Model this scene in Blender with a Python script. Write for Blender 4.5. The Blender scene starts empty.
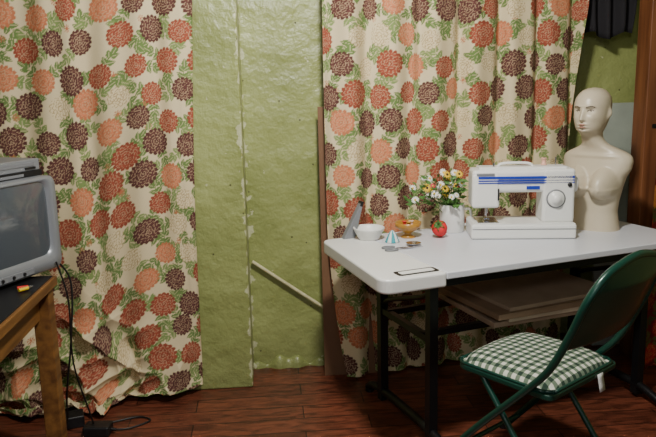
import bpy, math, random
import numpy as np
from mathutils import Matrix, Vector, Euler
random.seed(7)
SC=bpy.context.scene
COL=SC.collection

def lin(c):
    c=np.asarray(c,dtype=float)/255.0
    return np.where(c<=0.04045,c/12.92,((c+0.055)/1.055)**2.4)
def L(r,g,b): 
    v=lin([r,g,b]); return (float(v[0]),float(v[1]),float(v[2]),1.0)

# ---------------------------------------------------------------- materials
def mat(name,col,rough=0.5,metal=0.0,var=0.12,vscale=8.0,bump=0.0,bscale=60.0,coat=0.0):
    m=bpy.data.materials.new(name); m.use_nodes=True
    nt=m.node_tree; n=nt.nodes; l=nt.links
    b=n["Principled BSDF"]
    b.inputs["Roughness"].default_value=rough
    b.inputs["Metallic"].default_value=metal
    if coat: b.inputs["Coat Weight"].default_value=coat
    tc=n.new("ShaderNodeTexCoord")
    no=n.new("ShaderNodeTexNoise"); no.inputs["Scale"].default_value=vscale; no.inputs["Detail"].default_value=4
    l.new(tc.outputs["Object"],no.inputs["Vector"])
    cr=n.new("ShaderNodeValToRGB")
    cr.color_ramp.elements[0].position=0.3; cr.color_ramp.elements[1].position=0.7
    cr.color_ramp.elements[0].color=(col[0]*(1-var),col[1]*(1-var),col[2]*(1-var),1)
    cr.color_ramp.elements[1].color=(min(1,col[0]*(1+var)),min(1,col[1]*(1+var)),min(1,col[2]*(1+var)),1)
    l.new(no.outputs["Fac"],cr.inputs["Fac"]); l.new(cr.outputs["Color"],b.inputs["Base Color"])
    if bump>0:
        n2=n.new("ShaderNodeTexNoise"); n2.inputs["Scale"].default_value=bscale; n2.inputs["Detail"].default_value=3
        l.new(tc.outputs["Object"],n2.inputs["Vector"])
        bp=n.new("ShaderNodeBump"); bp.inputs["Strength"].default_value=bump; bp.inputs["Distance"].default_value=0.01
        l.new(n2.outputs["Fac"],bp.inputs["Height"]); l.new(bp.outputs["Normal"],b.inputs["Normal"])
    return m

def wood_mat(name,c1,c2,rough=0.5,scale=(2,30,30)):
    m=bpy.data.materials.new(name); m.use_nodes=True
    nt=m.node_tree; n=nt.nodes; l=nt.links; b=n["Principled BSDF"]
    b.inputs["Roughness"].default_value=rough
    tc=n.new("ShaderNodeTexCoord"); mp=n.new("ShaderNodeMapping"); mp.inputs["Scale"].default_value=scale
    no=n.new("ShaderNodeTexNoise"); no.inputs["Scale"].default_value=1.0; no.inputs["Detail"].default_value=6
    l.new(tc.outputs["Object"],mp.inputs["Vector"]); l.new(mp.outputs["Vector"],no.inputs["Vector"])
    cr=n.new("ShaderNodeValToRGB"); cr.color_ramp.elements[0].position=0.35; cr.color_ramp.elements[1].position=0.65
    cr.color_ramp.elements[0].color=c1; cr.color_ramp.elements[1].color=c2
    l.new(no.outputs["Fac"],cr.inputs["Fac"]); l.new(cr.outputs["Color"],b.inputs["Base Color"])
    bp=n.new("ShaderNodeBump"); bp.inputs["Strength"].default_value=0.15; bp.inputs["Distance"].default_value=0.005
    l.new(no.outputs["Fac"],bp.inputs["Height"]); l.new(bp.outputs["Normal"],b.inputs["Normal"])
    return m

def wall_mat():
    m=bpy.data.materials.new("green_painted_concrete"); m.use_nodes=True
    nt=m.node_tree; n=nt.nodes; l=nt.links; b=n["Principled BSDF"]
    b.inputs["Roughness"].default_value=0.36
    ge=n.new("ShaderNodeNewGeometry")
    no=n.new("ShaderNodeTexNoise"); no.inputs["Scale"].default_value=3.0; no.inputs["Detail"].default_value=8
    l.new(ge.outputs["Position"],no.inputs["Vector"])
    cr=n.new("ShaderNodeValToRGB"); cr.color_ramp.elements[0].position=0.32; cr.color_ramp.elements[1].position=0.7
    cr.color_ramp.elements[0].color=L(128,136,78); cr.color_ramp.elements[1].color=L(152,159,98)
    l.new(no.outputs["Fac"],cr.inputs["Fac"])
    # dirt toward floor
    sp=n.new("ShaderNodeSeparateXYZ"); l.new(ge.outputs["Position"],sp.inputs[0])
    n3=n.new("ShaderNodeTexNoise"); n3.inputs["Scale"].default_value=9; n3.inputs["Detail"].default_value=8
    l.new(ge.outputs["Position"],n3.inputs["Vector"])
    mr=n.new("ShaderNodeMapRange"); mr.inputs["From Min"].default_value=0.0; mr.inputs["From Max"].default_value=0.28
    mr.inputs["To Min"].default_value=0.6; mr.inputs["To Max"].default_value=0.0
    l.new(sp.outputs["Z"],mr.inputs["Value"])
    mu=n.new("ShaderNodeMath"); mu.operation='MULTIPLY'; l.new(mr.outputs[0],mu.inputs[0]); l.new(n3.outputs["Fac"],mu.inputs[1])
    mx=n.new("ShaderNodeMixRGB"); mx.inputs["Color2"].default_value=L(80,84,46)
    l.new(mu.outputs[0],mx.inputs["Fac"]); l.new(cr.outputs["Color"],mx.inputs["Color1"])
    # worn chips along pillar edge x=-0.10
    ax=n.new("ShaderNodeMath"); ax.operation='ADD'; ax.inputs[1].default_value=0.10; l.new(sp.outputs["X"],ax.inputs[0])
    ab=n.new("ShaderNodeMath"); ab.operation='ABSOLUTE'; l.new(ax.outputs[0],ab.inputs[0])
    mr2=n.new("ShaderNodeMapRange"); mr2.inputs["From Min"].default_value=0.0; mr2.inputs["From Max"].default_value=0.035
    mr2.inputs["To Min"].default_value=0.22; mr2.inputs["To Max"].default_value=0.0
    l.new(ab.outputs[0],mr2.inputs["Value"])
    n4=n.new("ShaderNodeTexNoise"); n4.inputs["Scale"].default_value=22; n4.inputs["Detail"].default_value=6
    l.new(ge.outputs["Position"],n4.inputs["Vector"])
    ad=n.new("ShaderNodeMath"); ad.operation='ADD'; l.new(mr2.outputs[0],ad.inputs[0]); l.new(n4.outputs["Fac"],ad.inputs[1])
    gt=n.new("ShaderNodeMath"); gt.operation='GREATER_THAN'; gt.inputs[1].default_value=0.72; l.new(ad.outputs[0],gt.inputs[0])
    mx2=n.new("ShaderNodeMixRGB"); mx2.inputs["Color2"].default_value=L(196,196,160)
    gm=n.new("ShaderNodeMath"); gm.operation='MULTIPLY'; gm.inputs[1].default_value=0.7; l.new(gt.outputs[0],gm.inputs[0])
    l.new(gm.outputs[0],mx2.inputs["Fac"]); l.new(mx.outputs["Color"],mx2.inputs["Color1"])
    # pits
    vo=n.new("ShaderNodeTexVoronoi"); vo.inputs["Scale"].default_value=11
    l.new(ge.outputs["Position"],vo.inputs["Vector"])
    lt=n.new("ShaderNodeMath"); lt.operation='LESS_THAN'; lt.inputs[1].default_value=0.05; l.new(vo.outputs["Distance"],lt.inputs[0])
    mx3=n.new("ShaderNodeMixRGB"); mx3.inputs["Color2"].default_value=L(84,84,50)
    l.new(lt.outputs[0],mx3.inputs["Fac"]); l.new(mx2.outputs["Color"],mx3.inputs["Color1"])
    l.new(mx3.outputs["Color"],b.inputs["Base Color"])
    # bump: coarse lumps + fine grit
    n5=n.new("ShaderNodeTexNoise"); n5.inputs["Scale"].default_value=7; n5.inputs["Detail"].default_value=6; n5.inputs["Roughness"].default_value=0.58
    l.new(ge.outputs["Position"],n5.inputs["Vector"])
    g2=n.new("ShaderNodeMath"); g2.operation='MULTIPLY'; g2.inputs[1].default_value=0.35; l.new(gt.outputs[0],g2.inputs[0])
    bs=n.new("ShaderNodeMath"); bs.operation='SUBTRACT'; l.new(n5.outputs["Fac"],bs.inputs[0]); l.new(lt.outputs[0],bs.inputs[1])
    b2=n.new("ShaderNodeMath"); b2.operation='SUBTRACT'; l.new(bs.outputs[0],b2.inputs[0]); l.new(g2.outputs[0],b2.inputs[1])
    bp=n.new("ShaderNodeBump"); bp.inputs["Strength"].default_value=0.75; bp.inputs["Distance"].default_value=0.03
    l.new(b2.outputs[0],bp.inputs["Height"]); l.new(bp.outputs["Normal"],b.inputs["Normal"])
    return m

def floor_mat():
    m=bpy.data.materials.new("dark_red_wood_planks"); m.use_nodes=True
    nt=m.node_tree; n=nt.nodes; l=nt.links; b=n["Principled BSDF"]
    b.inputs["Roughness"].default_value=0.38
    ge=n.new("ShaderNodeNewGeometry")
    mp=n.new("ShaderNodeMapping"); mp.inputs["Location"].default_value=(0.35,0.03,0)
    l.new(ge.outputs["Position"],mp.inputs["Vector"])
    br=n.new("ShaderNodeTexBrick"); br.inputs["Scale"].default_value=1.0
    br.inputs["Brick Width"].default_value=0.75; br.inputs["Row Height"].default_value=0.118
    br.inputs["Mortar Size"].default_value=0.003; br.inputs["Mortar Smooth"].default_value=0.4
    br.inputs["Color1"].default_value=L(94,50,36); br.inputs["Color2"].default_value=L(126,70,50); br.inputs["Mortar"].default_value=L(32,18,14)
    br.offset=0.37; br.offset_frequency=2
    l.new(mp.outputs["Vector"],br.inputs["Vector"])
    mp2=n.new("ShaderNodeMapping"); mp2.inputs["Scale"].default_value=(5,22,1); l.new(ge.outputs["Position"],mp2.inputs["Vector"])
    no=n.new("ShaderNodeTexNoise"); no.inputs["Scale"].default_value=1.6; no.inputs["Detail"].default_value=7; no.inputs["Distortion"].default_value=1.2
    l.new(mp2.outputs["Vector"],no.inputs["Vector"])
    cr=n.new("ShaderNodeValToRGB"); cr.color_ramp.elements[0].position=0.36; cr.color_ramp.elements[1].position=0.62
    cr.color_ramp.elements[0].color=(0.25,0.21,0.2,1); cr.color_ramp.elements[1].color=(1.1,1.03,1.0,1)
    l.new(no.outputs["Fac"],cr.inputs["Fac"])
    mx=n.new("ShaderNodeMixRGB"); mx.blend_type='MULTIPLY'; mx.inputs["Fac"].default_value=0.8
    l.new(br.outputs["Color"],mx.inputs["Color1"]); l.new(cr.outputs["Color"],mx.inputs["Color2"])
    l.new(mx.outputs["Color"],b.inputs["Base Color"])
    bp=n.new("ShaderNodeBump"); bp.inputs["Strength"].default_value=0.3; bp.inputs["Distance"].default_value=0.004
    l.new(no.outputs["Fac"],bp.inputs["Height"]); l.new(bp.outputs["Normal"],b.inputs["Normal"])
    return m

def gingham_mat():
    m=bpy.data.materials.new("green_gingham_cloth"); m.use_nodes=True
    nt=m.node_tree; n=nt.nodes; l=nt.links; b=n["Principled BSDF"]; b.inputs["Roughness"].default_value=0.9
    tc=n.new("ShaderNodeTexCoord"); sp=n.new("ShaderNodeSeparateXYZ"); l.new(tc.outputs["Object"],sp.inputs[0])
    outs=[]
    for ax in ("X","Y"):
        a=n.new("ShaderNodeMath"); a.operation='MULTIPLY'; a.inputs[1].default_value=1/0.031; l.new(sp.outputs[ax],a.inputs[0])
        f=n.new("ShaderNodeMath"); f.operation='FRACT'; l.new(a.outputs[0],f.inputs[0])
        g=n.new("ShaderNodeMath"); g.operation='GREATER_THAN'; g.inputs[1].default_value=0.5; l.new(f.outputs[0],g.inputs[0])
        outs.append(g)
    s=n.new("ShaderNodeMath"); s.operation='ADD'; l.new(outs[0].outputs[0],s.inputs[0]); l.new(outs[1].outputs[0],s.inputs[1])
    h=n.new("ShaderNodeMath"); h.operation='MULTIPLY'; h.inputs[1].default_value=0.5; l.new(s.outputs[0],h.inputs[0])
    cr=n.new("ShaderNodeValToRGB"); cr.color_ramp.interpolation='CONSTANT'
    e=cr.color_ramp.elements; e[0].position=0; e[0].color=L(206,206,192); e[1].position=0.3; e[1].color=L(104,120,100)
    x=e.new(0.8); x.color=L(30,54,40)
    l.new(h.outputs[0],cr.inputs["Fac"]); l.new(cr.outputs["Color"],b.inputs["Base Color"])
    return m

def vcol_mat(name,rough=0.85):
    m=bpy.data.materials.new(name); m.use_nodes=True
    nt=m.node_tree; n=nt.nodes; l=nt.links; b=n["Principled BSDF"]; b.inputs["Roughness"].default_value=rough
    at=n.new("ShaderNodeAttribute"); at.attribute_name="Print"
    tc=n.new("ShaderNodeTexCoord"); no=n.new("ShaderNodeTexNoise"); no.inputs["Scale"].default_value=350; no.inputs["Detail"].default_value=2
    l.new(tc.outputs["Object"],no.inputs["Vector"])
    mr=n.new("ShaderNodeMapRange"); mr.inputs["To Min"].default_value=0.88; mr.inputs["To Max"].default_value=1.08; l.new(no.outputs["Fac"],mr.inputs["Value"])
    mx=n.new("ShaderNodeMixRGB"); mx.blend_type='MULTIPLY'; mx.inputs["Fac"].default_value=1
    l.new(at.outputs["Color"],mx.inputs["Color1"]); l.new(mr.outputs[0],mx.inputs["Color2"])
    l.new(mx.outputs["Color"],b.inputs["Base Color"])
    b.inputs["Specular IOR Level"].default_value=0.25
    return m

# ---------------------------------------------------------------- geometry builder
class B:
    def __init__(s): s.v=[]; s.f=[]; s.sm=[]
    def add(s,vs,fs,smooth):
        o=len(s.v); s.v+= [tuple(v) for v in vs]; s.f+=[tuple(i+o for i in f) for f in fs]; s.sm+=[smooth]*len(fs); return s
    def box(s,c,d,R=None,taper=1.0):
        vs=[]
        for z in(-1,1):
            k=taper if z>0 else 1
            for x,y in((-1,-1),(1,-1),(1,1),(-1,1)):
                p=Vector((x*d[0]/2*k,y*d[1]/2*k,z*d[2]/2))
                if R: p=R@p
                vs.append(p+Vector(c))
        return s.add(vs,[(3,2,1,0),(4,5,6,7),(0,1,5,4),(1,2,6,5),(2,3,7,6),(3,0,4,7)],False)
    def cyl(s,p0,p1,r0,r1=None,n=20,smooth=True):
        r1=r0 if r1 is None else r1
        p0=Vector(p0);p1=Vector(p1);d=(p1-p0).normalized()
        a=d.orthogonal().normalized(); b=d.cross(a)
        vs=[];
        for p,r in((p0,r0),(p1,r1)):
            for i in range(n):
                t=2*math.pi*i/n; vs.append(p+a*math.cos(t)*r+b*math.sin(t)*r)
        s.add(vs,[(i,(i+1)%n,n+(i+1)%n,n+i) for i in range(n)],smooth)
        s.add(vs[:n],[tuple(reversed(range(n)))],False); s.add(vs[n:],[tuple(range(n))],False)
        return s
    def tube(s,pts,r,n=12,sub=6,closed=False):
        P=[Vector(p) for p in pts]; 
        if sub>1 and len(P)>2:
            Q=[]; m=len(P)
            rng=m if closed else m-1
            for i in range(rng):
                if closed: a,b,c,d=P[(i-1)%m],P[i],P[(i+1)%m],P[(i+2)%m]
                else: a,b,c,d=P[max(i-1,0)],P[i],P[i+1],P[min(i+2,m-1)]
                for k in range(sub):
                    t=k/sub
                    Q.append(0.5*((2*b)+(c-a)*t+(2*a-5*b+4*c-d)*t*t+(3*b-a-3*c+d)*t**3))
            if not closed: Q.append(P[-1])
            P=Q
        m=len(P); vs=[]; prev=None
        for i in range(m):
            if closed: d=(P[(i+1)%m]-P[(i-1)%m]).normalized()
            else: d=(P[min(i+1,m-1)]-P[max(i-1,0)]).normalized()
            if prev is None: a=d.orthogonal().normalized()
            else: a=(prev-d*prev.dot(d)).normalized()
            prev=a; b=d.cross(a)
            rr=r[min(int(i*len(r)/m),len(r)-1)] if isinstance(r,(list,tuple)) else r
            for k in range(n):
                t=2*math.pi*k/n; vs.append(P[i]+a*math.cos(t)*rr+b*math.sin(t)*rr)
        fs=[]
        for i in range(m if closed else m-1):
            j=(i+1)%m
            for k in range(n): fs.append((i*n+k,i*n+(k+1)%n,j*n+(k+1)%n,j*n+k))
        s.add(vs,fs,True)
        if not closed:
            s.add(vs[:n],[tuple(reversed(range(n)))],False); s.add(vs[-n:],[tuple(range(n))],False)
        return s
    def lathe(s,prof,c=(0,0,0),n=32,M=None):
        vs=[]
        for r,z in prof:
            for i in range(n):
                t=2*math.pi*i/n; p=Vector((r*math.cos(t),r*math.sin(t),z))
                if M: p=M@p
                vs.append(p+Vector(c))
        fs=[]
        for j in range(len(prof)-1):
            for i in range(n): fs.append((j*n+i,j*n+(i+1)%n,(j+1)*n+(i+1)%n,(j+1)*n+i))
        return s.add(vs,fs,True)
    def ball(s,c,r,n=16,M=None):
        if not isinstance(r,(tuple,list)): r=(r,r,r)
        vs=[];fs=[];m=n//2
        for j in range(m+1):
            ph=math.pi*j/m
            for i in range(n):
                t=2*math.pi*i/n
                p=Vector((r[0]*math.sin(ph)*math.cos(t),r[1]*math.sin(ph)*math.sin(t),-r[2]*math.cos(ph)))
                if M: p=M@p
                vs.append(p+Vector(c))
        for j in range(m):
            for i in range(n): fs.append((j*n+i,j*n+(i+1)%n,(j+1)*n+(i+1)%n,(j+1)*n+i))
        return s.add(vs,fs,True)
    def prism(s,poly,z0,z1):
        n=len(poly)
        vs=[(x,y,z0) for x,y in poly]+[(x,y,z1) for x,y in poly]
        return s.add(vs,[tuple(reversed(range(n))),tuple(range(n,2*n))]+[(i,(i+1)%n,n+(i+1)%n,n+i) for i in range(n)],False)
    def grid(s,fn,nu,nv,smooth=True):
        vs=[fn(i/nu,j/nv) for j in range(nv+1) for i in range(nu+1)]
        fs=[(j*(nu+1)+i,j*(nu+1)+i+1,(j+1)*(nu+1)+i+1,(j+1)*(nu+1)+i) for j in range(nv) for i in range(nu)]
        return s.add(vs,fs,smooth)
    def make(s,name,m,parent=None,bevel=0,seg=3,loc=None,rot=None,label=None,solid=0,subsurf=0,allsmooth=False):
        me=bpy.data.meshes.new(name); me.from_pydata(s.v,[],s.f); me.update()
        me.polygons.foreach_set("use_smooth",[True]*len(s.f) if allsmooth else s.sm)
        me.materials.append(m)
        o=bpy.data.objects.new(name,me); COL.objects.link(o)
        if parent: o.parent=parent
        if loc: o.location=loc
        if rot: o.rotation_euler=rot
        if solid:
            md=o.modifiers.new("s","SOLIDIFY"); md.thickness=solid; md.offset=0
        if bevel:
            md=o.modifiers.new("b","BEVEL"); md.width=bevel; md.segments=seg; md.limit_method='ANGLE'; md.angle_limit=math.radians(50)
            md.harden_normals=False
        if subsurf:
            md=o.modifiers.new("ss","SUBSURF"); md.levels=subsurf; md.render_levels=subsurf
        if label: o["label"]=label
        return o
def thing(name,label,cat,loc=(0,0,0),rz=0,rot=None):
    e=bpy.data.objects.new(name,None); e.empty_display_size=0.05; COL.objects.link(e)
    e.location=loc; e.rotation_euler=rot if rot else (0,0,rz)
    e["label"]=label; e["category"]=cat
    return e
def top(o,label,cat):
    o["label"]=label; o["category"]=cat; return o
def struct(o): o["kind"]="structure"; return o

# ---------------------------------------------------------------- common materials
M_wall=wall_mat(); M_floor=floor_mat()
M_white=mat("white_plastic",L(226,226,222),0.35,var=0.02)
M_tabletop=mat("white_laminate",L(214,216,222),0.3,var=0.03,vscale=5)
M_black=mat("black_metal",L(22,22,24),0.4,0.3)
M_blackp=mat("black_plastic",L(20,20,22),0.45)
M_silver=mat("silver_plastic",L(142,146,152),0.35,0.35,var=0.04)
M_grey=mat("grey_plastic",L(120,122,126),0.4,var=0.05)
M_chrome=mat("chrome",L(200,200,205),0.15,1.0,var=0.02)
M_green=mat("dark_green_enamel",L(18,64,52),0.33,0.15,var=0.08,coat=0.3)
M_blue=mat("blue_stripe",L(30,56,165),0.4)
M_red=mat("red_felt",L(205,36,40),0.6,bump=0.2,bscale=90)
M_leaf=mat("leaf_green",L(72,112,50),0.55,var=0.3,vscale=30)

# ---------------------------------------------------------------- room
XL,XR,YF,YB,H=-2.3,2.6,-1.2,3.62,2.45
struct(B().box(((XL+XR)/2,(YF+YB)/2,-0.05),(XR-XL+.2,YB-YF+.2,0.1)).make("floor",M_floor))
M_ceil=mat("ceiling_paint",L(190,190,180),0.8)
struct(B().box(((XL+XR)/2,(YF+YB)/2,H+.05),(XR-XL+.2,YB-YF+.2,0.1)).make("ceiling",M_ceil))
poly=[(XL,3.15),(-.10,3.15),(-.10,3.38),(.34,3.38),(.34,3.62),(XR,3.62),(XR,3.8),(XL,3.8)]
struct(B().prism(poly,0,H).make("wall_back",M_wall,bevel=.008,seg=3))
struct(B().box((XL-.05,(YF+3.14)/2,H/2),(0.1,3.14-YF,H)).make("wall_left",M_wall))
struct(B().box((XR+.05,(YF+3.6)/2,H/2),(0.1,3.6-YF,H)).make("wall_right",M_wall))
b=B()
def lip(u,v):
    x=-.10+.44*u
    r=.018+.008*math.sin(x*23)+.006*math.sin(x*61)
    a=v*math.pi/2
    return (x,3.38-r*math.cos(a)*1.2,.0+r*2.2*math.sin(a))
b.grid(lip,60,8)
struct(b.make("baseboard_recess",M_wall))
M_post=wood_mat("door_post_wood",L(96,56,32),L(134,84,50),0.5,(30,30,2))
struct(B().box((1.90,3.28,H/2),(.17,.12,H)).box((2.005,3.26,H/2),(.03,.14,H)).make("trim_1",M_post,bevel=.004))

# ---------------------------------------------------------------- printed fabric
def fabric(W,Hh,step,seed,pal,spacing=.150,R0=.0625):
    rs=np.random.RandomState(seed)
    nu=int(W/step)+1; nv=int(Hh/step)+1
    bg=lin(pal['bg']); C=np.ones((nv,nu,3))*bg
    U=np.arange(nu)*step; V=np.arange(nv)*step
    def win(cx,cy,r):
        i0=max(0,int((cx-r)/step)); i1=min(nu,int((cx+r)/step)+2); j0=max(0,int((cy-r)/step)); j1=min(nv,int((cy+r)/step)+2)
        if i0>=i1 or j0>=j1: return None
        X,Y=np.meshgrid(U[i0:i1]-cx,V[j0:j1]-cy); return (slice(j0,j1),slice(i0,i1)),X,Y
    def leaf(cx,cy,ang,ln,wd,col):
        w=win(cx,cy,ln+.01)
        if w is None: return
        S,X,Y=w; a=X*math.cos(ang)+Y*math.sin(ang); c=-X*math.sin(ang)+Y*math.cos(ang)
        t=np.clip(a/ln,0,1); prof=wd*np.sin(np.pi*t**.75)
        m=(a>0)&(a<ln)&(np.abs(c)<prof)
        sub=C[S]; sub[m]=lin(col)
        m2=m&(np.abs(c)<.0015)&(t<.85); sub[m2]=lin(pal['bg'])*.6+.4*lin(col)
    def stem(cx,cy,ang,ln,col):
        w=win(cx,cy,ln+.01)
        if w is None: return
        S,X,Y=w; a=X*math.cos(ang)+Y*math.sin(ang); c=-X*math.sin(ang)+Y*math.cos(ang)-.12*a*(1-a/ln)
        m=(a>0)&(a<ln)&(np.abs(c)<.0022); C[S][m]=lin(col)
    def mum(cx,cy,R,rot,col,line,shade):
        w=win(cx,cy,R*1.1)
        if w is None: return
        S,X,Y=w; r=np.hypot(X,Y); th=np.arctan2(Y,X)+rot
        sub=C[S]
        rings=[(1.0,17),(.79,15),(.59,12),(.40,9),(.22,5)]
        lc=lin(line)*.55+lin(col)*.45
        for k,(q,N) in enumerate(rings):
            fr=((th*N/(2*np.pi))+.5*(k%2))%1.0; d=np.abs(fr-.5)*2
            Rk=R*q*(1-.15*d**2.2)
            m=r<Rk
            sub[m]=lin(col)*(1.0+ (shade*(k%2)))
            ln=m&((r>Rk-.0025)|((d>.89)&(r>R*(q-.22))))
            if k==0: ln=m&((d>.89)&(r>R*(q-.22)))
            sub[ln]=lc
        sub[r<R*.06]=lc
    def outline(cx,cy,R,rot,line):
        w=win(cx,cy,R*1.1)
        if w is None: return
        S,X,Y=w; r=np.hypot(X,Y); th=np.arctan2(Y,X)+rot
        sub=C[S]
        for k,(q,N) in enumerate([(1.0,14),(.76,11),(.52,8),(.28,5)]):
            fr=((th*N/(2*np.pi))+.5*(k%2))%1.0; d=np.abs(fr-.5)*2
            Rk=R*q*(1-.2*d**2); m=r<Rk; sub[m]=lin(pal['bg'])*1.06
            sub[m&((r>Rk-.003)|((d>.86)&(r>R*(q-.25))))]=lin(line)
    def burst(cx,cy,R,col):
        w=win(cx,cy,R*1.1)
        if w is None: return
        S,X,Y=w; r=np.hypot(X,Y); th=np.arctan2(Y,X)
        m=(r<R)&(np.cos(th*8)>.25)|(r<R*.3); C[S][m&(r<R)]=lin(col)
    pts=[]
    row=0; y=-.05
    while y<Hh+.1:
        x=-.05+(row%2)*spacing*.5
        while x<W+.1:
            pts.append((x+rs.uniform(-.019,.019),y+rs.uniform(-.019,.019))); x+=spacing
        y+=spacing*.86; row+=1
    kinds=[]
    for i,(x,y) in enumerate(pts):
        kinds.append(rs.choice(len(pal['fl'])+1,p=pal['p']))
    for (x,y),k in zip(pts,kinds):
        n=2 if rs.rand()<.4 else 3; a0=rs.rand()*6.28
        for q in range(n):
            a=a0+q*2.1+rs.uniform(-.4,.4); d=R0*.8
            sx,sy=x+math.cos(a)*d,y+math.sin(a)*d
            col=pal['leaf'][rs.randint(len(pal['leaf']))]
            stem(sx,sy,a,.066,pal['leaf'][0])
            for e,(dd,off) in enumerate([(.004,1.0),(.006,-1.0),(.03,.75),(.034,-.75),(.05,0)]):
                leaf(sx+math.cos(a)*dd,sy+math.sin(a)*dd,a+off,.038 if e<4 else .04,.0120,col)
        if rs.rand()<.5: burst(x+rs.uniform(-.1,.1),y+rs.uniform(-.1,.1),.016,pal['small'])
    for (x,y),k in zip(pts,kinds):
        R=R0*rs.uniform(.84,1.06)
        if k<len(pal['fl']): mum(x,y,R,rs.rand()*6.28,pal['fl'][k],pal['line'],.25)
        else: outline(x,y,R*.85,rs.rand()*6.28,pal['line2'])
    return C,nu,nv
PAL=dict(bg=(212,196,158),fl=[(84,50,46),(140,68,50),(184,112,78)],p=[.40,.33,.14,.13],line=(204,178,142),line2=(166,142,100),
         leaf=[(100,124,68),(120,140,82)],small=(180,110,78))
PALR=dict(bg=(110,26,28),fl=[(170,44,38),(60,14,18),(200,130,60)],p=[.4,.25,.2,.15],line=(206,140,90),line2=(170,90,60),
         leaf=[(70,84,40),(96,100,50)],small=(210,160,80))
M_print=vcol_mat("floral_curtain_cloth")

def curtain(name,W,Hh,step,seed,pal,fn,spacing=.150,R0=.0625,m=None):
    C,nu,nv=fabric(W,Hh,step,seed,pal,spacing,R0)
    u,v=np.meshgrid(np.arange(nu)/(nu-1),np.arange(nv)/(nv-1))
    X,Y,Z=fn(u,v)
    co=np.stack([X,Y,Z],-1).reshape(-1,3).astype(np.float32)
    idx=np.arange(nu*nv).reshape(nv,nu)
    q=np.stack([idx[:-1,:-1],idx[:-1,1:],idx[1:,1:],idx[1:,:-1]],-1).reshape(-1,4).astype(np.int32)
    me=bpy.data.meshes.new(name); me.vertices.add(len(co)); me.vertices.foreach_set("co",co.ravel())
    me.loops.add(q.size); me.loops.foreach_set("vertex_index",q.ravel())
    me.polygons.add(len(q)); me.polygons.foreach_set("loop_start",np.arange(0,q.size,4,dtype=np.int32))
    me.update(calc_edges=True); me.validate()
    me.polygons.foreach_set("use_smooth",np.ones(len(q),dtype=bool))
    at=me.color_attributes.new("Print","FLOAT_COLOR","POINT")
    rgba=np.concatenate([np.clip(C,0,1).reshape(-1,3),np.ones((nu*nv,1))],1).astype(np.float32)
    at.data.foreach_set("color",rgba.ravel())
    me.materials.append(m or M_print)
    o=bpy.data.objects.new(name,me); COL.objects.link(o); return o

S=np.sin
def sstep(a,b,x):
    t=np.clip((x-a)/(b-a),0,1); return t*t*(3-2*t)
def ridge(p): return 1-np.abs(S(p))**.7
def left_fn(u,v):   # v 0 bottom
    s0=1.30*u
    p=1-sstep(.80,1.12,s0)              # outer part is longer and pools on the floor
    t0=.010-.20*p
    z=t0+(2.18-t0)*v
    xr=-.335+.055*(np.clip(z,0,9)/1.78)
    x=-1.62+(xr+1.62)*u
    s=x+1.62
    x=x+.012*S(s*17+z*1.3)
    low=1-sstep(0,.60,z)
    amp=.012+.018*low
    y=3.095+amp*S(s*21+1.2*S(z*1.7)+z*.6)+.008*S(s*47-z*2)+.004*S(s*9+z*6)
    # slumping creases on the lower outer part
    w=(1-sstep(.85,1.2,s))*(1-sstep(.10,.60,z))
    y=y-.022*w-.056*w*ridge(z*15+s*6+1.3*S(s*8))-.028*w*ridge(z*27-s*12+.6)
    w2=(1-sstep(0,.36,z))*sstep(.3,.6,s)
    y=y-.030*w2*ridge(s*17-z*9)-.016*w2*ridge(s*33+z*14)
    x=x+.035*w*S(z*14+s*6)
    lay=np.clip(-z,0,9)                  # length lying on the floor
    y=y-.30*lay
    zf=.012+.025*np.log1p(np.exp(z/.025))
    zf=zf+.040*sstep(0,.05,lay)*ridge(s*11+lay*24)+.02*sstep(0,.05,lay)*ridge(s*23-lay*15)
    zf=zf+.012*(1-p)*(1-sstep(0,.10,z))*S(s*13)**2
    hem=1-sstep(0,.10,z)
    y=y-.012*hem
    e=sstep(.965,1.0,u); y=y+.03*e
    return x,y,zf
top(curtain("curtain",1.5,2.35,.0038,3,PAL,left_fn),"cream curtain with maroon and rust chrysanthemums, hem rucked on the floor","curtain")
def right_fn(u,v):
    z=.012+2.17*v
    low=np.clip(1-z/.75,0,1)
    xl=.272+.095*low**1.3
    xr=1.60-.05*np.clip((1.76-z)/.7,0,1)
    x=xl+(xr-xl)*u
    s=(x-.25)
    y=3.165+.2*s
    ph=s*31+.7*S(z*1.1+s*3)
    amp=.020+.014*S(s*5+1)**2
    y=y+amp*S(ph)+.009*S(s*63+z)+.004*S(z*5+s*10)
    x=x+.012*np.cos(ph)
    return x,y,z
top(curtain("curtain",1.62,2.2,.0038,11,PAL,right_fn),"cream curtain with chrysanthemum print, deep pleats behind the white table","curtain")
def red_fn(u,v):
    z=.01+1.18*v; x=1.80+.75*u; y=3.08+.02*S(x*38)+.01*S(x*17+z*3)
    return x,y,z
top(curtain("curtain",.8,1.2,.005,5,PALR,red_fn,.15,.06),"dark red floral cloth hanging beside the white table","curtain")
for nm,x0,x1,y0,y1,lab in(("curtain_rod",-1.7,-.22,3.085,3.085,"slim dark metal rod carrying the rucked floral curtain"),("curtain_rod",.2,1.66,3.155,3.447,"slim dark metal rod carrying the pleated floral curtain"),("curtain_rod",1.775,2.58,3.08,3.08,"thin dark metal rod carrying the red floral cloth")):
    z=2.19 if x0<1.7 else 1.19
    top(B().cyl((x0,y0,z),(x1,y1,z),.011).make(nm,M_black),lab,"curtain rod")

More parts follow.
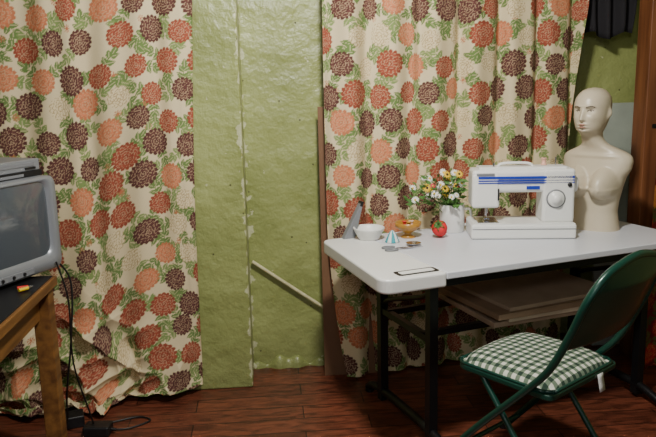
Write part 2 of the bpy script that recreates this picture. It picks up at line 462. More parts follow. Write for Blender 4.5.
# ---------------------------------------------------------------- leaning board and stick
M_card=mat("brown_hardboard",L(112,80,54),0.7,var=.1,vscale=4)
R=Euler((math.radians(-2.2),0,0)).to_matrix()
top(B().box((.400,3.262,.655),(.30,.008,1.31),R).make("hardboard_sheet",M_card),"narrow sheet of brown hardboard leaning against the wall behind the curtain","board")
M_stick=wood_mat("pale_stick_wood",L(184,178,136),L(206,200,160),.6,(20,20,20))
top(B().tube([(-.085,3.355,.565),(.29,3.352,.292),(.675,3.35,.018)],.0085,sub=2).make("wooden_stick",M_stick),"pale wooden stick leaning diagonally in the wall recess","stick")

# ---------------------------------------------------------------- desk + TV
M_tan=wood_mat("tan_desk_wood",L(92,58,27),L(134,92,44),.5,(30,3,30))
desk=thing("desk","worn tan wooden desk with a black covered top, under the television","desk",(-1.25,2.1,0))
B().box((0,0,.72),(.92,1.0,.035)).make("desk_top",M_tan,desk,bevel=.004)
B().box((0,0,.739),(.895,.98,.003)).make("desk_mat",M_blackp,desk,label="thin black sheet covering the desk top")
B().box((.40,0,.645),(.022,.84,.105)).box((-.40,0,.645),(.022,.84,.105)).box((0,.44,.645),(.78,.022,.105)).box((0,-.44,.645),(.78,.022,.105)).make("apron",M_tan,desk,bevel=.002)
for sx in(-1,1):
    for sy in(-1,1):
        B().box((sx*.415,sy*.455,.351),(.062,.062,.702)).make("leg",M_tan,desk,bevel=.004)

tvd=Vector((.43,.90,0)).normalized()
tvc=Vector((-.785,2.69,0))-tvd*.26
tv=thing("television","silver tube television with dark grey screen, angled on the desk","television",(tvc.x,tvc.y,.741),math.atan2(tvd.y,tvd.x))
b=B()
def ring(w,h,y,zc,r=.03):
    pts=[]
    for cx,cz,a0 in((w/2-r,h/2-r,0),(-w/2+r,h/2-r,90),(-w/2+r,-h/2+r,180),(w/2-r,-h/2+r,270)):
        for k in range(5):
            a=math.radians(a0+k*22.5); pts.append((cx+r*math.cos(a),y,zc+cz+r*math.sin(a)))
    return pts
def loft(b,rings,cap=True):
    n=len(rings[0]); vs=[p for r in rings for p in r]; fs=[]
    for j in range(len(rings)-1):
        for i in range(n): fs.append((j*n+i,(j+1)*n+i,(j+1)*n+(i+1)%n,j*n+(i+1)%n))
    b.add(vs,fs,True)
    if cap: b.add(rings[-1],[tuple(range(n))],False)
sw,sh=.42,.275; SZ=.208; TH=.352; TZ=.187
loft(b,[ring(sw,sh,.014,SZ,.035),ring(sw+.02,sh+.02,.0,SZ,.04),ring(.50,TH-.015,0,TZ,.03),ring(.52,TH,.012,TZ,.03),ring(.52,TH,.07,TZ,.03)],False)
b.make("bezel",M_silver,tv)
b=B(); loft(b,[ring(.515,TH-.005,.07,TZ,.03),ring(.50,TH-.02,.16,TZ,.04),ring(.36,.25,.32,.165,.05),ring(.30,.21,.42,.155,.05)]); b.make("rear_case",M_grey,tv)
b=B()
def scr(u,v):
    x=(u-.5)*2;z=(v-.5)*2
    return (x*(sw/2+.001),.018-.016*(1-x*x*.6)*(1-z*z*.6)+.0, SZ+z*(sh/2+.001))
b.grid(scr,20,16)
M_scr=mat("tv_glass",L(80,86,92),.12,var=.02,coat=1.0); b.make("screen",M_scr,tv)
B().box((.0,-.003,.033),(.20,.006,.022)).make("control_panel",M_grey,tv,bevel=.002)
for x in(-.05,0,.05): B().cyl((x,-.010,.033),(x,-.004,.033),.006).make("button",M_blackp,tv)
B().box((0,.16,.006),(.36,.22,.012)).make("foot",M_blackp,tv)
tvt=.741+TZ+TH/2
vc=thing("dvd_player","slim silver disc player resting on a black box on the television","disc player",(tvc.x-.155,tvc.y+.07,tvt+.022),math.atan2(tvd.y,tvd.x))
B().box((0.03,0,.021),(.42,.24,.042)).make("player_case",M_silver,vc,bevel=.004)
B().box((.03,-.121,.024),(.36,.004,.012)).make("disc_tray",M_grey,vc)
B().box((.19,-.122,.010),(.05,.004,.008)).make("button",M_blackp,vc)
bb=thing("set_top_box","flat black electronic box between television and silver player","set top box",(tvc.x-.155,tvc.y+.07,tvt),math.atan2(tvd.y,tvd.x))
B().box((.03,.0,.011),(.44,.24,.022)).make("case",M_blackp,bb,bevel=.003)
B().box((.03,-.121,.010),(.25,.003,.010)).make("display_window",M_grey,bb)

def cable(pts,r,lab,m=M_blackp,name="power_cable"):
    return top(B().tube(pts,r,n=8,sub=8).make(name,m),lab,"cable")
cable([(-.86,2.72,.80),(-.79,2.76,.68),(-.80,2.74,.45),(-.845,2.76,.2),(-.86,2.79,.09),(-.875,2.82,.045)],.004,"black power cable hanging behind the desk to the floor")
cable([(-.80,2.64,.78),(-.775,2.66,.62),(-.79,2.70,.35),(-.76,2.76,.1),(-.76,2.80,.022)],.0035,"thin black cable dropping from television to the floor adapter")
cable([(-.69,2.79,.012),(-.62,2.80,.006),(-.54,2.86,.006),(-.60,2.90,.006),(-.72,2.86,.006),(-.83,2.85,.006)],.004,"black cable looped on the wood floor")
ad=thing("power_adapter","black power adapter lying by the curtain hem","power adapter",(-.88,2.87,0),.3)
B().box((0,0,.026),(.12,.08,.052)).make("adapter_body",M_blackp,ad,bevel=.006)
ad=thing("power_adapter","black plug adapter with looped cable on the floor","power adapter",(-.74,2.78,0),-.1)
B().box((0,0,.022),(.11,.07,.044)).make("adapter_body",M_blackp,ad,bevel=.008)
B().cyl((.05,0,.022),(.075,0,.018),.006).make("strain_relief",M_blackp,ad)
for i,(c,lab) in enumerate(((L(200,40,30),"red"),(L(220,190,40),"yellow"))):
    m=mat("plug_"+lab,c,.4)
    p=thing("cable_plug",lab+" audio video plug lying on the desk by the television","cable plug",(-.865+.015*i,2.40-.03*i,.745),.4+.5*i)
    B().cyl((0,0,.006),(.035,0,.006),.006).make("plug_sleeve",m,p)
    B().cyl((.035,0,.006),(.05,0,.006),.003).make("plug_tip",M_chrome,p)

# ---------------------------------------------------------------- work table
TA=math.radians(17); ZT=.745
tab=thing("work_table","white laminate work table on black metal trestle legs","table",(.38,2.285,0),TA)
LT,DT=1.47,.70
def rpoly(pts,rs,k=7):
    out=[];n=len(pts)
    for i in range(n):
        p=Vector(pts[i]);a=(Vector(pts[i-1])-p);c=(Vector(pts[(i+1)%n])-p);r=rs[i]
        if r<=0: out.append(tuple(p)); continue
        p0=p+a.normalized()*r;p1=p+c.normalized()*r
        for j in range(k+1):
            t=j/k; q=p0*(1-t)**2+p*2*t*(1-t)+p1*t*t; out.append(tuple(q))
    return out
B().prism(rpoly([(.262,.004),(LT,.004),(LT,DT),(.262,DT)],[0,.03,.03,0]),ZT-.026,ZT).make("table_top",M_tabletop,tab,bevel=.004)
B().prism(rpoly([(0,0),(.26,0),(.26,DT),(.055,DT)],[.06,.012,.012,.05]),ZT-.052,ZT+.002).make("end_leaf",M_white,tab,bevel=.008,label="thick white moulded end section with rounded corners")
B().prism(rpoly([(.085,.030),(.25,.030),(.25,.088),(.085,.088)],[.014]*4),ZT-.003,ZT+.0035).make("handle_rim",M_blackp,tab)
B().prism(rpoly([(.099,.042),(.236,.042),(.236,.076),(.099,.076)],[.01]*4),ZT,ZT+.0045).make("handle_insert",M_white,tab)
b=B()
for y in(.07,DT-.07): b.box((LT/2+.06,y,ZT-.048),(LT-.30,.03,.04))
for x in(.28,LT-.12): b.box((x,DT/2,ZT-.048),(.03,DT-.17,.04))
b.make("frame",M_black,tab)
for x in(.28,LT-.13):
    b=B()
    b.box((x,.14,.36),(.036,.036,.68)).box((x,DT-.14,.36),(.036,.036,.68)).box((x,DT/2,.44),(.026,DT-.28,.026))
    b.tube([(x,-.01,.02),(x,.06,.045),(x,.14,.06),(x,DT/2,.065),(x,DT-.14,.06),(x,DT-.04,.045),(x,DT+.0,.02)],.019)
    b.cyl((x,-.005,0),(x,-.005,.03),.02).cyl((x,DT,0),(x,DT,.03),.02)
    b.tube([(x,.14,.66),(x,.2,.60),(x,DT-.2,.50),(x,DT-.14,.45)],.011)
    b.make("leg_frame",M_black,tab)
b=B()
for y in(.2,DT-.2): b.box((LT/2+.07,y,.445),(LT-.40,.024,.024))
b.make("lower_rail",M_black,tab)

def tw(x,y,z=ZT):
    return (.38+x*math.cos(TA)-y*math.sin(TA),2.285+x*math.sin(TA)+y*math.cos(TA),z)
bm_=[mat("stored_board_a",L(160,138,118),.7),mat("stored_board_b",L(190,172,150),.7),mat("stored_board_c",L(136,112,90),.7)]
zz=.457
for i,(w,d,h,dx,dy) in enumerate(((.62,.46,.022,0,0),(.56,.45,.018,.02,-.02),(.60,.44,.024,-.02,-.03),(.54,.43,.016,.01,-.015))):
    p=tw(.86+dx,.33+dy,zz)
    o=B().box((0,0,h/2),(w,d,h)).make("stored_board",bm_[i%3],bevel=.002,loc=p,rot=(0,0,TA+.02*i-.03))
    top(o,"flat brown board stacked on the rails under the table","board"); o["group"]="boards stacked under the table"
    zz+=h

# ---------------------------------------------------------------- sewing machine
sm=thing("sewing_machine","white sewing machine with blue stripes and round stitch dial","sewing machine",(1.095,2.915,ZT),math.radians(-9))
b=B().box((0,0,.033),(.44,.19,.062)); b.make("base",M_white,sm,bevel=.008)
B().box((0,.0,.0),(.425,.178,.012)).make("base_foot",M_grey,sm,loc=(0,0,.006))
B().box((.0,0,.0655),(.43,.18,.004)).make("bed_plate",M_white,sm,bevel=.0015)
B().box((0,-.0955,.045),(.43,.002,.003)).make("base_seam",M_grey,sm)
B().box((-.145,-.01,.0685),(.09,.12,.003)).make("needle_plate",M_chrome,sm,bevel=.001)
B().box((.148,0,.18),(.135,.135,.232)).make("column",M_white,sm,bevel=.014,seg=4)
B().box((0,0,.245),(.43,.125,.098)).make("arm",M_white,sm,bevel=.016,seg=4)
B().box((-.157,0,.205),(.118,.13,.15)).make("needle_head",M_white,sm,bevel=.014,seg=4)
B().box((.0,0,.297),(.37,.085,.014)).make("top_cover",M_white,sm,bevel=.005)
for z,h in((.262,.010),(.249,.005),(.239,.004)):
    B().box((.01,-.0655,z),(.40,.004,h)).make("stripe",M_blue,sm,label="blue painted stripe")
B().box((-.16,-.067,.276),(.075,.003,.010)).make("name_plate",M_grey,sm,bevel=.001)
B().box((-.105,-.0665,.19),(.006,.004,.05)).make("thread_slot",M_blackp,sm)
Rx=Matrix.Rotation(math.radians(90),3,'X')
B().lathe([(0,.0),(.034,.0),(.034,.010),(.031,.013),(.020,.014),(.018,.026),(.0,.027)],M=Rx).make("stitch_dial",M_white,sm,loc=(.135,-.066,.17))
B().lathe([(.0335,.0),(.040,.0),(.040,.004),(.0335,.004)],M=Rx).make("dial_ring",M_grey,sm,loc=(.135,-.066,.17))
B().lathe([(0,.012),(.009,.012),(.009,.018),(0,.018)],M=Rx,n=16).make("selector_knob",M_blackp,sm,loc=(.19,-.056,.23))
B().box((.04,-.064,.218),(.055,.004,.014)).make("selector_window",M_blue,sm)
Ry=Matrix.Rotation(math.radians(90),3,'Y')
B().lathe([(0,0),(.030,0),(.036,.004),(.036,.018),(.030,.024),(.014,.026),(0,.026)],M=Ry).make("hand_wheel",M_white,sm,loc=(.214,0,.225))
B().cyl((-.145,-.01,.14),(-.145,-.01,.10),.0055).cyl((-.145,-.01,.10),(-.145,-.01,.072),.0015).make("needle_bar",M_chrome,sm)
b=B().cyl((-.145,.012,.14),(-.145,.012,.085),.005).box((-.145,0.0,.077),(.022,.035,.005)).box((-.152,-.02,.075),(.006,.02,.003)).box((-.138,-.02,.075),(.006,.02,.003)); b.make("presser_foot",M_chrome,sm)
for x,z0 in((.10,.30),(.15,.29)): B().cyl((x,.02,z0),(x,.02,.338),.003).make("spool_pin",M_chrome,sm)
B().lathe([(0,0),(.013,0),(.013,.003),(.009,.006),(.009,.024),(.013,.027),(.013,.030),(0,.030)],(.10,.02,.305),20).make("thread_spool",mat("pale_thread",L(220,170,150),.7),sm,label="small spool of pale pink thread")
B().tube([(-.10,0,.298),(-.09,0,.312),(-.06,0,.317),(.01,0,.317),(.04,0,.312),(.05,0,.298)],.006,sub=4).make("carry_handle",M_white,sm)
B().cyl((-.12,-.02,.30),(-.12,-.02,.322),.004).make("thread_guide",M_chrome,sm)
cable([tuple(Vector(tw(.95,.60,.745+.01))),tuple(Vector(tw(.98,.655,.752))),tuple(Vector(tw(1.0,.725,.745))),tuple(Vector(tw(1.0,.735,.60)))],.004,"black cord behind the sewing machine")

# ---------------------------------------------------------------- mannequin bust
M_man=mat("ivory_mannequin",L(196,184,160),.36,var=.02)
man=thing("mannequin_bust","armless ivory female mannequin bust standing behind the sewing machine","mannequin",(1.475,3.0,ZT),math.radians(-50))
hx=-.015
prof=[ # z, rx, ry, cx, cy
(0,.110,.080,0,0),(.03,.104,.078,0,0),(.08,.096,.073,0,0),(.13,.102,.072,0,0),(.19,.116,.074,0,0),(.235,.128,.072,0,.003),(.262,.146,.066,0,.006),
(.300,.153,.058,0,.008),(.322,.147,.052,0,.008),(.337,.126,.048,0,.006),(.350,.092,.045,0,.002),(.362,.066,.044,hx*.3,-.004),(.375,.050,.044,hx*.6,-.012),(.395,.044,.045,hx,-.022),
(.412,.043,.048,hx,-.030),(.422,.046,.060,hx,-.042),(.435,.053,.075,hx,-.046),(.455,.060,.084,hx,-.042),(.48,.066,.089,hx,-.037),(.51,.070,.093,hx,-.032),(.54,.071,.094,hx,-.030),
(.565,.067,.089,hx,-.028),(.582,.058,.078,hx,-.026),(.597,.043,.060,hx,-.025),(.606,.024,.035,hx,-.024),(.609,.004,.005,hx,-.024)]
ZMX=.609
pz=np.array([p[0] for p in prof])
def ip(k,z): return float(np.interp(z,pz,[p[k] for p in prof]))
zs=sorted(set(list(np.linspace(0,.36,80))+list(np.linspace(.36,ZMX,85))))
def sm_ip(k,z):
    return sum(ip(k,min(max(z+d,0),ZMX))*w for d,w in((-.009,.25),(0,.5),(.009,.25))) if .01<z<.585 else ip(k,z)
NR=128; vs=[];fs=[]
HO=.020
for z in zs:
    rx,ry,cx,cy=[sm_ip(k,z) for k in(1,2,3,4)]
    for i in range(NR):
        t=2*math.pi*i/NR
        e=.88 if z<.36 else .95
        cxx=math.copysign(abs(math.cos(t))**e,math.cos(t)); syy=math.copysign(abs(math.sin(t))**e,math.sin(t))
        x=cx+rx*cxx; y=cy+ry*syy
        front=syy<0; fr=max(0,-syy)
        if z<.36 and front:
            for sx in(-1,1):
                # rounded breast: hemispherical dome with soft upper slope
                zc=.190
                rr=((x-sx*.060)/.056)**2+((z-zc)/(.085 if z>zc else .052))**2
                if rr<1: 
                    dome=(1-rr)**.5 if z<=zc else (1-rr)**.8
                    y-=.064*dome*min(1,fr*2.0)
                g=math.exp(-(((x-sx*.066)/.007)**2+((z-.183)/.007)**2)); y-=.006*g
            for sx in(-1,1):
                g=math.exp(-(((x-sx*.05)/.05)**2+((z-.322)/.008)**2)); y-=.006*g
        xx=x-hx; zf=z+HO
        if zf>.44 and front:
            nz=0
            if .49<zf<.550: nz=.024*max(0,1-(zf-.497)/.052) if zf>.497 else .024*(zf-.49)/.007
            y-=nz*math.exp(-(xx/(.0085+.05*max(0,(.52-zf))))**2)
            for sx in(-1,1):
                y+=.015*math.exp(-(((xx-sx*.027)/.014)**2+((zf-.535)/.011)**2))
                y-=.008*math.exp(-(((xx-sx*.027)/.010)**2+((zf-.533)/.006)**2))
                y-=.006*math.exp(-(((xx-sx*.026)/.018)**2+((zf-.553)/.006)**2))
                y-=.006*math.exp(-(((xx-sx*.040)/.018)**2+((zf-.505)/.016)**2))
            y-=.010*math.exp(-((xx/.016)**2+((zf-.478)/.0045)**2))
            y-=.010*math.exp(-((xx/.014)**2+((zf-.467)/.0045)**2))
            y+=.005*math.exp(-((xx/.018)**2+((zf-.4725)/.002)**2))
            y+=.005*math.exp(-((xx/.022)**2+((zf-.459)/.004)**2))
            y-=.010*math.exp(-((xx/.018)**2+((zf-.448)/.008)**2))
        if zf>.48:
            sx=1 if xx>0 else -1
            x+=sx*.013*math.exp(-(((y-cy-.008)/.011)**2+((zf-.520)/.022)**2))
        vs.append((x,y,z))
n=NR
for j in range(len(zs)-1):
    for i in range(n): fs.append((j*n+i,j*n+(i+1)%n,(j+1)*n+(i+1)%n,(j+1)*n+i))
b=B(); b.add(vs,fs,True); b.add(vs[:n],[tuple(reversed(range(n)))],False); b.add(vs[-n:],[tuple(range(n))],False)
b.make("bust_body",M_man,man)
V3=[v for v in vs if v[2]>.43]
def surf(x,z):
    return min((abs(v[0]-x)*1.0+abs(v[2]-z)*1.0,v[1]) for v in V3 if v[1]<-.04)[1]
M_fdark=mat("painted_brow",L(52,38,32),.5); M_lip=mat("painted_lips",L(170,120,104),.4)
for sx in(-1,1):
    pts=[(hx+sx*dx,0,zz-HO) for dx,zz in((.013,.5475),(.022,.5525),(.034,.5535),(.044,.549))]
    B().tube([(p[0],surf(p[0],p[2])-.0004,p[2]) for p in pts],.0015,n=6,sub=4).make("eyebrow",M_fdark,man,label="thin dark painted eyebrow")
    pts=[(hx+sx*dx,0,zz-HO) for dx,zz in((.016,.5335),(.022,.5375),(.030,.5385),(.039,.534))]
    B().tube([(p[0],surf(p[0],p[2])-.0004,p[2]) for p in pts],.0017,n=6,sub=4).ball((hx+sx*.027,surf(hx+sx*.027,.533-HO)+.001,.533-HO),(.0048,.0025,.0042),12).make("eye",M_fdark,man,label="dark painted eye")
b=B()
for zz in(.478,.467):
    b.tube([(hx+dx,surf(hx+dx,zz-HO)+.0012,zz-HO+(.0 if dx else .0)) for dx in(-.016,-.008,0,.008,.016)],[.001,.0028,.0032,.0028,.001],n=8,sub=4)
b.make("lips",M_lip,man,label="muted rose painted lips")
man.scale=(1.03,1.03,1.03)

# ---------------------------------------------------------------- mug with flowers
VX,VY=.83,3.05
mug=thing("flower_vase","plain white ceramic mug holding a bunch of small flowers","vase",(VX,VY,ZT))
B().lathe([(0,0),(.052,0),(.056,.004),(.056,.122),(.054,.126),(.051,.124),(.051,.01),(0,.008)]).make("vase_body",M_white,mug)
B().tube([(.054,0,.098),(.082,0,.098),(.089,0,.06),(.079,0,.03),(.054,0,.028)],.006,n=10).make("handle",M_white,mug)
M_petal=mat("white_petals",L(235,235,225),.6); M_yel=mat("yellow_petals",L(226,186,46),.6); M_pink=mat("pink_petals",L(206,70,80),.6)
rs=random.Random(4)
def bloom(tip,up,col,R,lab,n=12):
    base=Vector((VX+rs.uniform(-.015,.015),VY+rs.uniform(-.015,.015),ZT+.03))
    f=thing("cut_flower",lab,"flower",tuple(base))
    t=Vector(tip)-base; mid=t*.5+Vector((t.x*-.12,t.y*-.12,.02))
    B().tube([(0,0,0),tuple(mid),tuple(t)],.0018,n=6,sub=6).make("stem",M_leaf,f)
    q=Vector(up).to_track_quat('Z','Y').to_matrix()
    b=B()
    for k in range(n):
        a=2*math.pi*k/n
        r3=q@Matrix.Rotation(a,3,'Z')
        pts=[(0,.0,0),(R*.5,-R*.17,R*.08),(R*.95,-R*.12,0),(R,0,-.001),(R*.95,R*.12,0),(R*.5,R*.17,R*.08)]
        b.add([r3@Vector(p)+t for p in pts],[(0,1,2,3,4,5)],True)
    b.make("petals",col,f,solid=.001)
    B().ball(tuple(t+q@Vector((0,0,.002))),(R*.3,R*.3,R*.2),10,q).make("flower_centre",M_yel if col is not M_yel else M_fdark,f)
cx,cy=.765,3.02
for i in range(26):
    a=rs.uniform(0,6.28); r=rs.uniform(.02,.14)
    x=cx+r*math.cos(a)-.0; y=cy+r*.55*math.sin(a)-.02; z=ZT+.17+rs.uniform(0,.12)-.35*max(0,r-.07)
    y=min(y,3.12); x=min(x,.855)
    c=rs.choices([0,1,2],[.56,.32,.12])[0]
    col=[M_petal,M_yel,M_pink][c]; lab=["white daisy with yellow centre in the mug","small yellow flower in the mug","small pink flower in the mug"][c]
    bloom((x,y,z),(rs.uniform(-.6,.5),-.9,rs.uniform(.3,.9)),col,rs.uniform(.013,.021),lab)
b=B()
for i in range(150):
    a=rs.uniform(0,6.28); r=rs.uniform(.01,.15)
    p=Vector((min(cx+r*math.cos(a),.85),min(cy+.6*r*math.sin(a),3.11),ZT+.125+rs.uniform(0,.13)-.3*max(0,r-.07)))
    d=Vector((math.cos(a),math.sin(a)*.6-.2,rs.uniform(-.3,.9))).normalized(); s=d.orthogonal().normalized()
    ln=rs.uniform(.02,.045); w=ln*.26
    b.add([p,p+d*ln*.5+s*w,p+d*ln,p+d*ln*.5-s*w],[(0,1,2,3)],True)
    if i%5==0: b.tube([(VX,VY,ZT+.08),tuple((Vector((VX,VY,ZT+.14))*.5+p*.5)),tuple(p)],.0014,n=5,sub=4)
o=b.make("foliage",M_leaf); o["kind"]="stuff"; top(o,"loose green leaves and stems around the flowers in the mug","foliage")

# ---------------------------------------------------------------- small things on table
ZE=ZT+.002
wb=thing("white_bowl","small white plastic bowl on the table end","bowl",(.435,2.95,ZT+.001))
B().lathe([(0,0),(.040,0),(.045,.004),(.066,.045),(.069,.052),(.066,.054),(.061,.047),(.042,.010),(0,.008)]).make("bowl_body",M_white,wb)
M_gold=mat("amber_wood",L(170,122,44),.35,var=.2,vscale=20,coat=.4)
gb=thing("footed_bowl","amber footed wooden bowl with sewing odds inside","bowl",(.61,2.96,ZT))
B().lathe([(0,0),(.032,0),(.034,.004),(.016,.012),(.014,.022),(.032,.030),(.054,.048),(.058,.068),(.054,.068),(.048,.050),(.02,.036),(0,.034)]).make("bowl_body",M_gold,gb)
for i,(dx,dy,c) in enumerate(((-.015,0,(210,60,50)),(.015,.005,(230,200,180)),(0,-.018,(190,140,50)))):
    o=thing("thread_spool",["red","pale","golden"][i]+" thread spool lying in the footed bowl","thread spool",(.61+dx,2.96+dy,ZT+.046),i)
    B().lathe([(0,0),(.012,0),(.012,.003),(.008,.005),(.008,.022),(.012,.024),(.012,.027),(0,.027)],n=16).make("spool_body",mat("thread_%d"%i,L(*c),.7),o)
st=thing("strawberry_pincushion","red strawberry pincushion with green leafy cap on the table","pincushion",(.745,2.93,ZT+.036),0,rot=(math.radians(38),math.radians(-30),0))
B().lathe([(0,-.045),(.012,-.040),(.026,-.020),(.034,.005),(.033,.022),(.022,.034),(0,.036)],n=24).make("berry",M_red,st)
b=B()
for k in range(6):
    r3=Matrix.Rotation(k*math.pi/3,3,'Z')
    b.add([r3@Vector(p) for p in((0,0,.038),(.014,-.008,.040),(.032,0,.029),(.014,.008,.040))],[(0,1,2,3)],True)
b.tube([(0,0,.036),(.003,0,.048),(.010,0,.056)],.003,n=8); b.make("leaf_cap",M_leaf,st,solid=.001)
cup=thing("striped_pincushion","small teal and white striped cloth cone on the table","pincushion",(.525,2.88,ZT+.001))
M_teal=mat("teal_cloth",L(60,150,160),.8)
for k in range(10):
    b=B()
    a0,a1=2*math.pi*k/10,2*math.pi*(k+1)/10
    def seg(u,v,a0=a0,a1=a1):
        a=a0+(a1-a0)*u; r=.028*(1-v)**.7+.003; return (r*math.cos(a),r*math.sin(a),.050*v)
    b.grid(seg,4,8); b.make("cloth_gore",M_teal if k%2 else M_white,cup,solid=.001)
def scissors(loc,rot,lab):
    s=thing("scissors",lab,"scissors",loc,rot=rot)
    for sg in(-1,1):
        R=Matrix.Rotation(sg*.10,3,'Z')
        b=B(); vs=[R@Vector(p) for p in((-.004,-.004*sg,.0),(.085,0,.0),(.0,.008*sg,.0),(-.03,.006*sg,.0),(-.03,-.004*sg,.0))]
        vs2=[v+Vector((0,0,.002)) for v in vs]
        b.add(vs+vs2,[(4,3,2,1,0),(5,6,7,8,9)]+[(i,(i+1)%5,5+(i+1)%5,5+i) for i in range(5)],False)
        b.make("blade",M_chrome,s)
        b=B(); c=R@Vector((-.058,-.016*sg,.002))
        b.tube([tuple(c+Vector((.026*math.cos(t),.014*math.sin(t),.0))) for t in [i*math.pi/4 for i in range(8)]],.0035,n=8,sub=4,closed=True)
        b.make("handle",M_grey,s)
    B().cyl((0,0,-.001),(0,0,.004),.004).make("pivot",M_chrome,s)
    return s
scissors((.545,2.745,ZE+.003),(0,0,.15),"steel scissors lying on the table end")
gt_=thing("tape_dispenser","dark grey wedge shaped tape dispenser standing on the table","tape dispenser",(.355,2.985,ZT+.001),.25)
vs=[(-.035,-.02),(.02,-.02),(.058,.12),(.05,.135)]
b=B(); A=[(x,-.016,z+.02) for x,z in vs]; A2=[(x,.016,z+.02) for x,z in vs]
b.add(A+A2,[(0,1,2,3),(7,6,5,4),(0,4,5,1),(1,5,6,2),(2,6,7,3),(3,7,4,0)],False); b.make("holder_body",M_grey,gt_,bevel=.003)
B().box((.054,0,.150),(.012,.036,.022),Matrix.Rotation(math.radians(20),3,'Y')).make("holder_tip",M_blackp,gt_,bevel=.002)
sp=thing("metal_dish","shallow round metal dish on the table","dish",(.60,2.80,ZE))
B().lathe([(0,0),(.018,0),(.03,.008),(.032,.010),(.029,.010),(.017,.003),(0,.003)],n=24).make("dish_body",M_chrome,sp)

# ---------------------------------------------------------------- folding chair
ca=math.atan2(-.82,.57)-math.pi/2
ch=thing("folding_chair","dark green metal folding chair with gingham seat cushion, facing the table","chair",(.925,2.25,0),ca)
hw=.215
rail=[(-.29,.0),(-.10,.22),(.10,.43),(.185,.53),(.250,.66),(.285,.745)]
tp=[(hw-.012,.305,.795),(hw-.045,.320,.838),(hw-.10,.330,.866),(0,.336,.885)]
pts=[(hw,y,z) for y,z in rail]+tp+[(-x,y,z) for x,y,z in reversed(tp[:-1])]+[(-hw,y,z) for y,z in reversed(rail)]
B().tube(pts,.0125,sub=6).make("main_frame",M_green,ch)
for sx in(-1,1):
    B().tube([(sx*(hw-.025),-.10,.425),(sx*(hw-.025),.06,.22),(sx*(hw-.025),.23,.0)],.011,sub=4).make("rear_leg",M_green,ch)
    B().cyl((sx*hw,-.292,0),(sx*hw,-.275,.03),.016).make("foot_cap",M_blackp,ch)
    B().cyl((sx*(hw-.025),.232,0),(sx*(hw-.025),.215,.03),.015).make("foot_cap",M_blackp,ch)
for y,z,w_ in((.16,.09,hw-.025),(-.215,.085,hw)): B().cyl((-w_,y,z),(w_,y,z),.009).make("cross_bar",M_green,ch)
rz_=[p[1] for p in rail]+[p[2] for p in tp]; ry_=[p[0] for p in rail]+[p[1] for p in tp]; rx_=[hw]*len(rail)+[p[0] for p in tp]
def back(u,v):
    x0=(u-.5)*2
    zb=.60
    zz=zb+(.884-zb)*v
    w_=float(np.interp(zz,rz_[3:],rx_[3:]))-.002
    if zz>.866: w_=(hw-.10)*max(0.0,(.886-zz)/.02)**.5
    y=float(np.interp(zz,rz_,ry_)); x=x0*w_
    return (x,y+.030*(1-(x/hw)**2)*(1 if zz<.8 else max(0,(.885-zz)/.085))+.002,zz)
B().grid(back,24,40).make("backrest",M_green,ch,solid=.006)
sp_=rpoly([(-hw+.01,-.20),(hw-.01,-.20),(hw-.005,.19),(-hw+.005,.19)],[.05,.05,.03,.03])
B().prism(sp_,.415,.437).make("seat_pan",M_green,ch,bevel=.006)
b=B()
def cush(u,v):
    x=(u-.5)*2; y=(v-.5)*2
    k=(abs(x)**6+abs(y)**6)**(1/6) if (x or y) else 0
    h=.040*max(0,(1-k**4))**.5 if k<1 else 0
    sc=(1-.07*(abs(x*y)))
    return (x*.205*sc,-.008+y*.195*sc,.440+h)
b.grid(cush,48,48)
def cushb(u,v):
    x=(u-.5)*2; y=(v-.5)*2; sc=1-.07*abs(x*y); return (-x*.205*sc,-.008+y*.195*sc,.4385)
b.grid(cushb,8,8)
b.make("seat_cushion",gingham_mat(),ch)
B().tube([(x,y,.441) for x,y in rpoly([(-.20,-.198),(.20,-.198),(.20,.182),(-.20,.182)],[.05]*4,4)],.006,n=8,sub=2,closed=True).make("cushion_piping",M_green,ch)
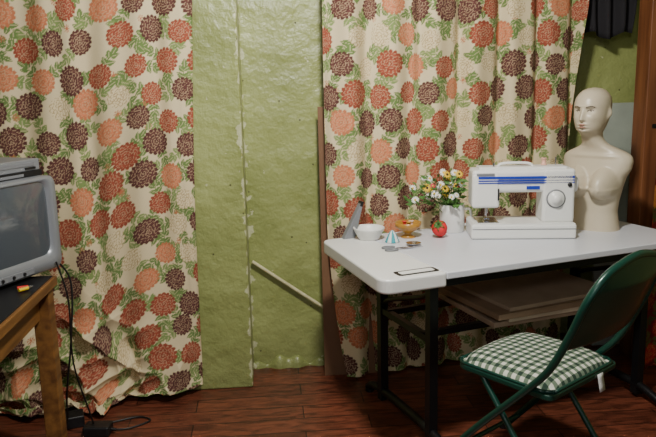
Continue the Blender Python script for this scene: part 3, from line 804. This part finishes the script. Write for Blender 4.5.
B().grid(lambda u,v:(-.10+.035*u,.192+.012*v,.43-.06*v),2,4).make("care_tag",M_white,ch,solid=.0008,label="small white care tag hanging from the cushion")

# ---------------------------------------------------------------- far side props
M_pan=mat("pale_grey_panel",L(150,158,146),.5)
top(B().box((1.87,3.45,.645),(.34,.02,1.28),Euler((math.radians(-3),0,0)).to_matrix()).make("panel_sheet",M_pan),"pale grey sheet leaning on the green wall behind the mannequin","board")
b=B()
b.grid(lambda u,v:(1.60+.26*u+.02*math.sin(v*6)*(u-.5),3.48+.025*math.sin(u*22+v*2),1.62+.57*v+.02*math.sin(u*9)*(1-v)),40,20)
o=b.make("hanging_garment",mat("black_cloth",L(24,22,26),.9),solid=.003); top(o,"black cloth garment hanging high on the green wall","garment")
top(B().cyl((1.60,3.48,2.195),(1.9,3.48,2.195),.008).make("hanging_rail",M_black),"short dark rail holding the black garment","rail")

# ---------------------------------------------------------------- lights
def area(name,loc,tgt,size,power,col):
    ld=bpy.data.lights.new(name,"AREA"); ld.shape='DISK'; ld.size=size; ld.energy=power; ld.color=col
    o=bpy.data.objects.new(name,ld); COL.objects.link(o); o.location=loc
    o.rotation_euler=(Vector(tgt)-Vector(loc)).to_track_quat('-Z','Y').to_euler(); return o
area("ceiling_light",(.30,1.72,2.42),(.4,2.9,1.2),.22,72,(1,.965,.90))
area("room_light",(-.2,-.5,2.2),(.2,3,.8),.6,16,(1,.98,.95))
w=bpy.data.worlds.new("world"); SC.world=w; w.use_nodes=True
w.node_tree.nodes["Background"].inputs[0].default_value=(.9,.92,1,1); w.node_tree.nodes["Background"].inputs[1].default_value=.28

# ---------------------------------------------------------------- camera
cd=bpy.data.cameras.new("camera"); cam=bpy.data.objects.new("camera",cd); COL.objects.link(cam)
cd.sensor_width=36; cd.lens=700*36/656
Mx=Matrix.Rotation(math.radians(-5),4,'Z')@Matrix.Rotation(math.radians(79),4,'X')@Matrix.Rotation(math.radians(-1.3),4,'Z')
cam.matrix_world=Matrix.Translation((0,0,1.42))@Mx
SC.camera=cam
